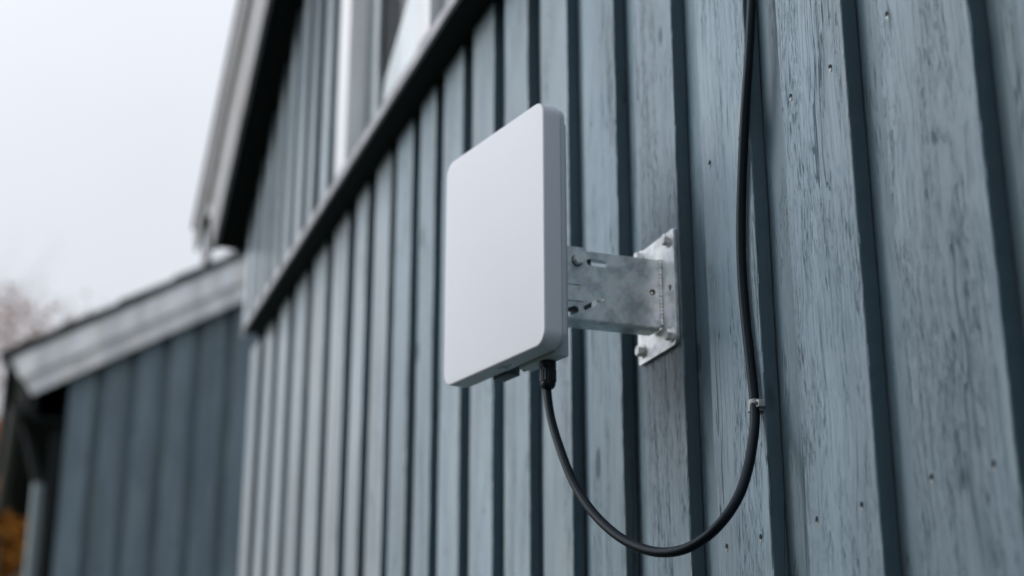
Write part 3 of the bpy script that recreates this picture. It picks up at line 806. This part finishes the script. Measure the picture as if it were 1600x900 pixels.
# ------------------------------------------------------------------ cable
pts = [(-1.3934, -0.1344, 1.99), (-1.3957, -0.1344, 1.9846), (-1.3853, -0.1344, 1.9509), (-1.364, -0.132, 1.909), (-1.344, -0.127, 1.8736), (-1.3153, -0.119, 1.8403), (-1.279, -0.107, 1.8117), (-1.2418, -0.092, 1.7948), (-1.2119, -0.079, 1.7924), (-1.1893, -0.065, 1.801), (-1.1755, -0.051, 1.8179), (-1.1698, -0.037, 1.8401), (-1.1764, -0.024, 1.8669), (-1.1852, -0.0135, 1.8946), (-1.188, -0.009, 1.9104), (-1.1925, -0.0055, 1.929), (-1.196, -0.005, 1.9539), (-1.1981, -0.005, 1.9766), (-1.2036, -0.005, 2.016), (-1.2066, -0.005, 2.0687), (-1.2035, -0.005, 2.1119), (-1.193, -0.005, 2.1753), (-1.1849, -0.005, 2.2151), (-1.176, -0.005, 2.2507), (-1.1708, -0.0045, 2.2714), (-1.1606, -0.003, 2.3375), (-1.1563, 0.002, 2.409), (-1.158, 0.006, 2.52), (-1.157, 0.01, 2.64), (-1.157, 0.012, 2.76)]
def tube(name, pts, r, seg=16, sub=8):
    P = [Vector(q) for q in pts]
    # light smoothing, then Catmull-Rom
    for _ in range(1):
        Q = P[:]
        for i in range(1, len(P) - 1):
            if 2 < i: Q[i] = P[i] * 0.6 + (P[i - 1] + P[i + 1]) * 0.2
        P = Q
    C = []
    for i in range(len(P) - 1):
        p0, p1, p2, p3 = P[max(i - 1, 0)], P[i], P[i + 1], P[min(i + 2, len(P) - 1)]
        for k in range(sub):
            t = k / sub
            C.append(0.5 * ((2 * p1) + (p2 - p0) * t + (2 * p0 - 5 * p1 + 4 * p2 - p3) * t * t + (3 * p1 - p0 - 3 * p2 + p3) * t ** 3))
    C.append(P[-1])
    bm = bmesh.new(); rings = []
    up = Vector((1, 0, 0))
    for i, c in enumerate(C):
        d = (C[min(i + 1, len(C) - 1)] - C[max(i - 1, 0)]).normalized()
        up = (up - d * up.dot(d)).normalized(); s = d.cross(up)
        rr = r(i / len(C)) if callable(r) else r
        rings.append([bm.verts.new(c + (up * math.cos(2 * math.pi * k / seg) + s * math.sin(2 * math.pi * k / seg)) * rr) for k in range(seg)])
    for a, b in zip(rings, rings[1:]):
        for k in range(seg): bm.faces.new((a[k], a[(k + 1) % seg], b[(k + 1) % seg], b[k]))
    bm.faces.new(rings[0]); bm.faces.new(rings[-1])
    return finish(bm, name, True, 60)
cable = obj('cable', tube('cable', pts, lambda t: 0.0043 + 0.0005 * min(1, t * 2.5)), 'rubber', origin=(-1.19, -0.005, 1.93))
cable['label'] = 'black cable hanging in a deep loop from the antenna, then running up the planks'; cable['category'] = 'cable'

# clip: strap over the cable with a nail
clip = empty('cable_clip', (-1.1945, 0.0, 1.930), 'small grey-white clip nailed over the black cable on the edge of a plank', 'clip')
bm = bmesh.new()
prof = []
cx_, r0, r1 = -1.1940, 0.0052, 0.0066
outer = [(cx_ - 0.0072, 0.0002), (cx_ - 0.0072, -0.0045)] + [(cx_ + r1 * math.cos(R(a)), -0.0052 + -r1 * math.sin(R(a)) * 0.75 - 0.001) for a in range(160, -1, -20)] + [(cx_ + 0.0066, 0.0002)]
inn = [(cx_ + r0, 0.0002)] + [(cx_ + r0 * math.cos(R(a)), -0.0050 - r0 * math.sin(R(a)) * 0.80) for a in range(0, 181, 20)] + [(cx_ - r0, 0.0002)]
P_ = outer + inn
for z in (1.9250, 1.9348): pass
a = [bm.verts.new((q[0], q[1], 1.9240)) for q in P_]; b = [bm.verts.new((q[0], q[1], 1.9350)) for q in P_]
for k in range(len(P_)): bm.faces.new((a[k], a[(k + 1) % len(P_)], b[(k + 1) % len(P_)], b[k]))
bm.faces.new(a[::-1]); bm.faces.new(b)
obj('strap', finish(bm, 'strap', True, 40), 'clip', clip)
obj('nail_lug', box_me('nail_lug', -1.1874, -1.1820, -0.0075, -0.0004, 1.9265, 1.9335, 0.0008), 'clip', clip)
bm = bmesh.new(); cyl_bm(bm, 0.0016, 0.0019, (-1.1852, -0.0070, 1.9300), (-1.1852, -0.0086, 1.9300), 12)
obj('nail', finish(bm, 'nail', True, 40), 'nail_hole', clip)

# ------------------------------------------------------------------ trees
def tree(name, base, h, label, seed, leafmat, nleaf, crown_c, crown_r, leaf, spread=0.9, crown_lo=0.3):
    rnd = random.Random(seed)
    t = empty(name, base, label, 'tree')
    tips = []; V = []; Fc = []
    def seg_(a, b, ra, rb, n):
        d = (b - a).normalized(); u = d.orthogonal().normalized(); v = d.cross(u); i0 = len(V)
        for c, r in ((a, ra), (b, rb)):
            for k in range(n):
                an = 2 * math.pi * k / n; V.append(c + (u * math.cos(an) + v * math.sin(an)) * r)
        for k in range(n): Fc.append((i0 + k, i0 + (k + 1) % n, i0 + n + (k + 1) % n, i0 + n + k))
    def limb(p, d, length, r, depth):
        n = 5; q = p
        for k in range(n):
            d2 = (d + Vector((rnd.uniform(-1, 1), rnd.uniform(-1, 1), rnd.uniform(-.3, .6))) * 0.16).normalized()
            q2 = q + d2 * length / n; ra = r * (1 - 0.75 * k / n); rb = r * (1 - 0.75 * (k + 1) / n)
            seg_(q, q2 + d2 * ra * 0.3, ra, rb, 4 if depth > 1 else 9)
            if depth < 4 and k >= (1 if depth else 2):
                for _ in range(2 if depth < 3 else 1):
                    a = rnd.uniform(0, 6.28)
                    nd = (d2 * 0.7 + Vector((math.cos(a), math.sin(a), rnd.uniform(0, .7))) * spread * 0.8).normalized()
                    limb(q2, nd, length * rnd.uniform(.38, .55), rb * 0.6, depth + 1)
            q, d = q2, d2
        tips.append(q)
    limb(Vector(base), Vector((0, 0, 1)), h, h * 0.016, 0)
    me = bpy.data.meshes.new('trunk'); me.from_pydata(V, [], Fc)
    for p_ in me.polygons: p_.use_smooth = True
    obj('trunk', me, 'bark', t)
    V = []; Fc = []
    for _ in range(nleaf):
        tip = rnd.choice(tips)
        q = tip + Vector((rnd.gauss(0, 1), rnd.gauss(0, 1), rnd.gauss(0, 1))) * crown_r
        if q.z > base[2] + h * crown_c: continue
        if q.z < base[2] + h * crown_lo: continue
        s = leaf * rnd.uniform(.6, 1.3)
        m = Matrix.Translation(q) @ Matrix.Rotation(rnd.uniform(0, 6.28), 4, 'Z') @ Matrix.Rotation(rnd.uniform(-1.3, 1.3), 4, 'X')
        i0 = len(V)
        for v in ((0, -s, 0), (s * .55, -s * .1, s * .12), (0, s, 0), (-s * .55, -s * .1, s * .12)): V.append(m @ Vector(v))
        Fc.append((i0, i0 + 1, i0 + 2, i0 + 3))
    me = bpy.data.meshes.new('crown'); me.from_pydata(V, [], Fc)
    o = obj('crown', me, leafmat, t); o['kind'] = 'stuff'
    return t
tree('bare_tree', (-17.5, -0.60, 0), 5.8, 'nearly bare tree with reddish-brown leaves, its twigs showing over the low roof end', 11, 'leaf_pale', 5500, 1.3, 0.16, 0.04, crown_lo=0.6)
tree('autumn_tree', (-19.5, -0.80, 0), 4.7, 'tree with orange autumn leaves, left of the annex below its gutter', 5, 'leaf', 70000, 1.15, 0.35, 0.085, crown_lo=0.1)

# ------------------------------------------------------------------ unseen evergreen foliage, added to shade the near end of the wall
rnd = random.Random(21)
V = []; Fc = []
for _ in range(34000):
    q = Vector((rnd.uniform(-2.1, 1.6), rnd.uniform(-3.2, -2.0), rnd.uniform(0.05, 3.4)))
    e_ = noise.noise(q * 2.2) * 0.18
    q.z = min(q.z, 3.3 + e_ * 2)
    if q.y > -2.1 + e_ and rnd.random() < 0.7: q.y -= 0.15
    s_ = rnd.uniform(.02, .045)
    m = Matrix.Translation(q) @ Matrix.Rotation(rnd.uniform(0, 6.28), 4, 'Z') @ Matrix.Rotation(rnd.uniform(-1.3, 1.3), 4, 'X')
    i0 = len(V)
    for v in ((0, -s_ * 1.6, 0), (s_ * .6, 0, s_ * .15), (0, s_ * 1.6, 0), (-s_ * .6, 0, s_ * .15)): V.append(m @ Vector(v))
    Fc.append((i0, i0 + 1, i0 + 2, i0 + 3))
me = bpy.data.meshes.new('added_shade_hedge'); me.from_pydata(V, [], Fc)
hd = obj('added_shade_hedge', me, simple('shade_hedge_leaf', (0.035, 0.055, 0.03), 0.7, var=0.4, bscale=10))
hd['label'] = 'unseen dark evergreen foliage added to shade the near end of the plank wall'; hd['category'] = 'added_shade_hedge'
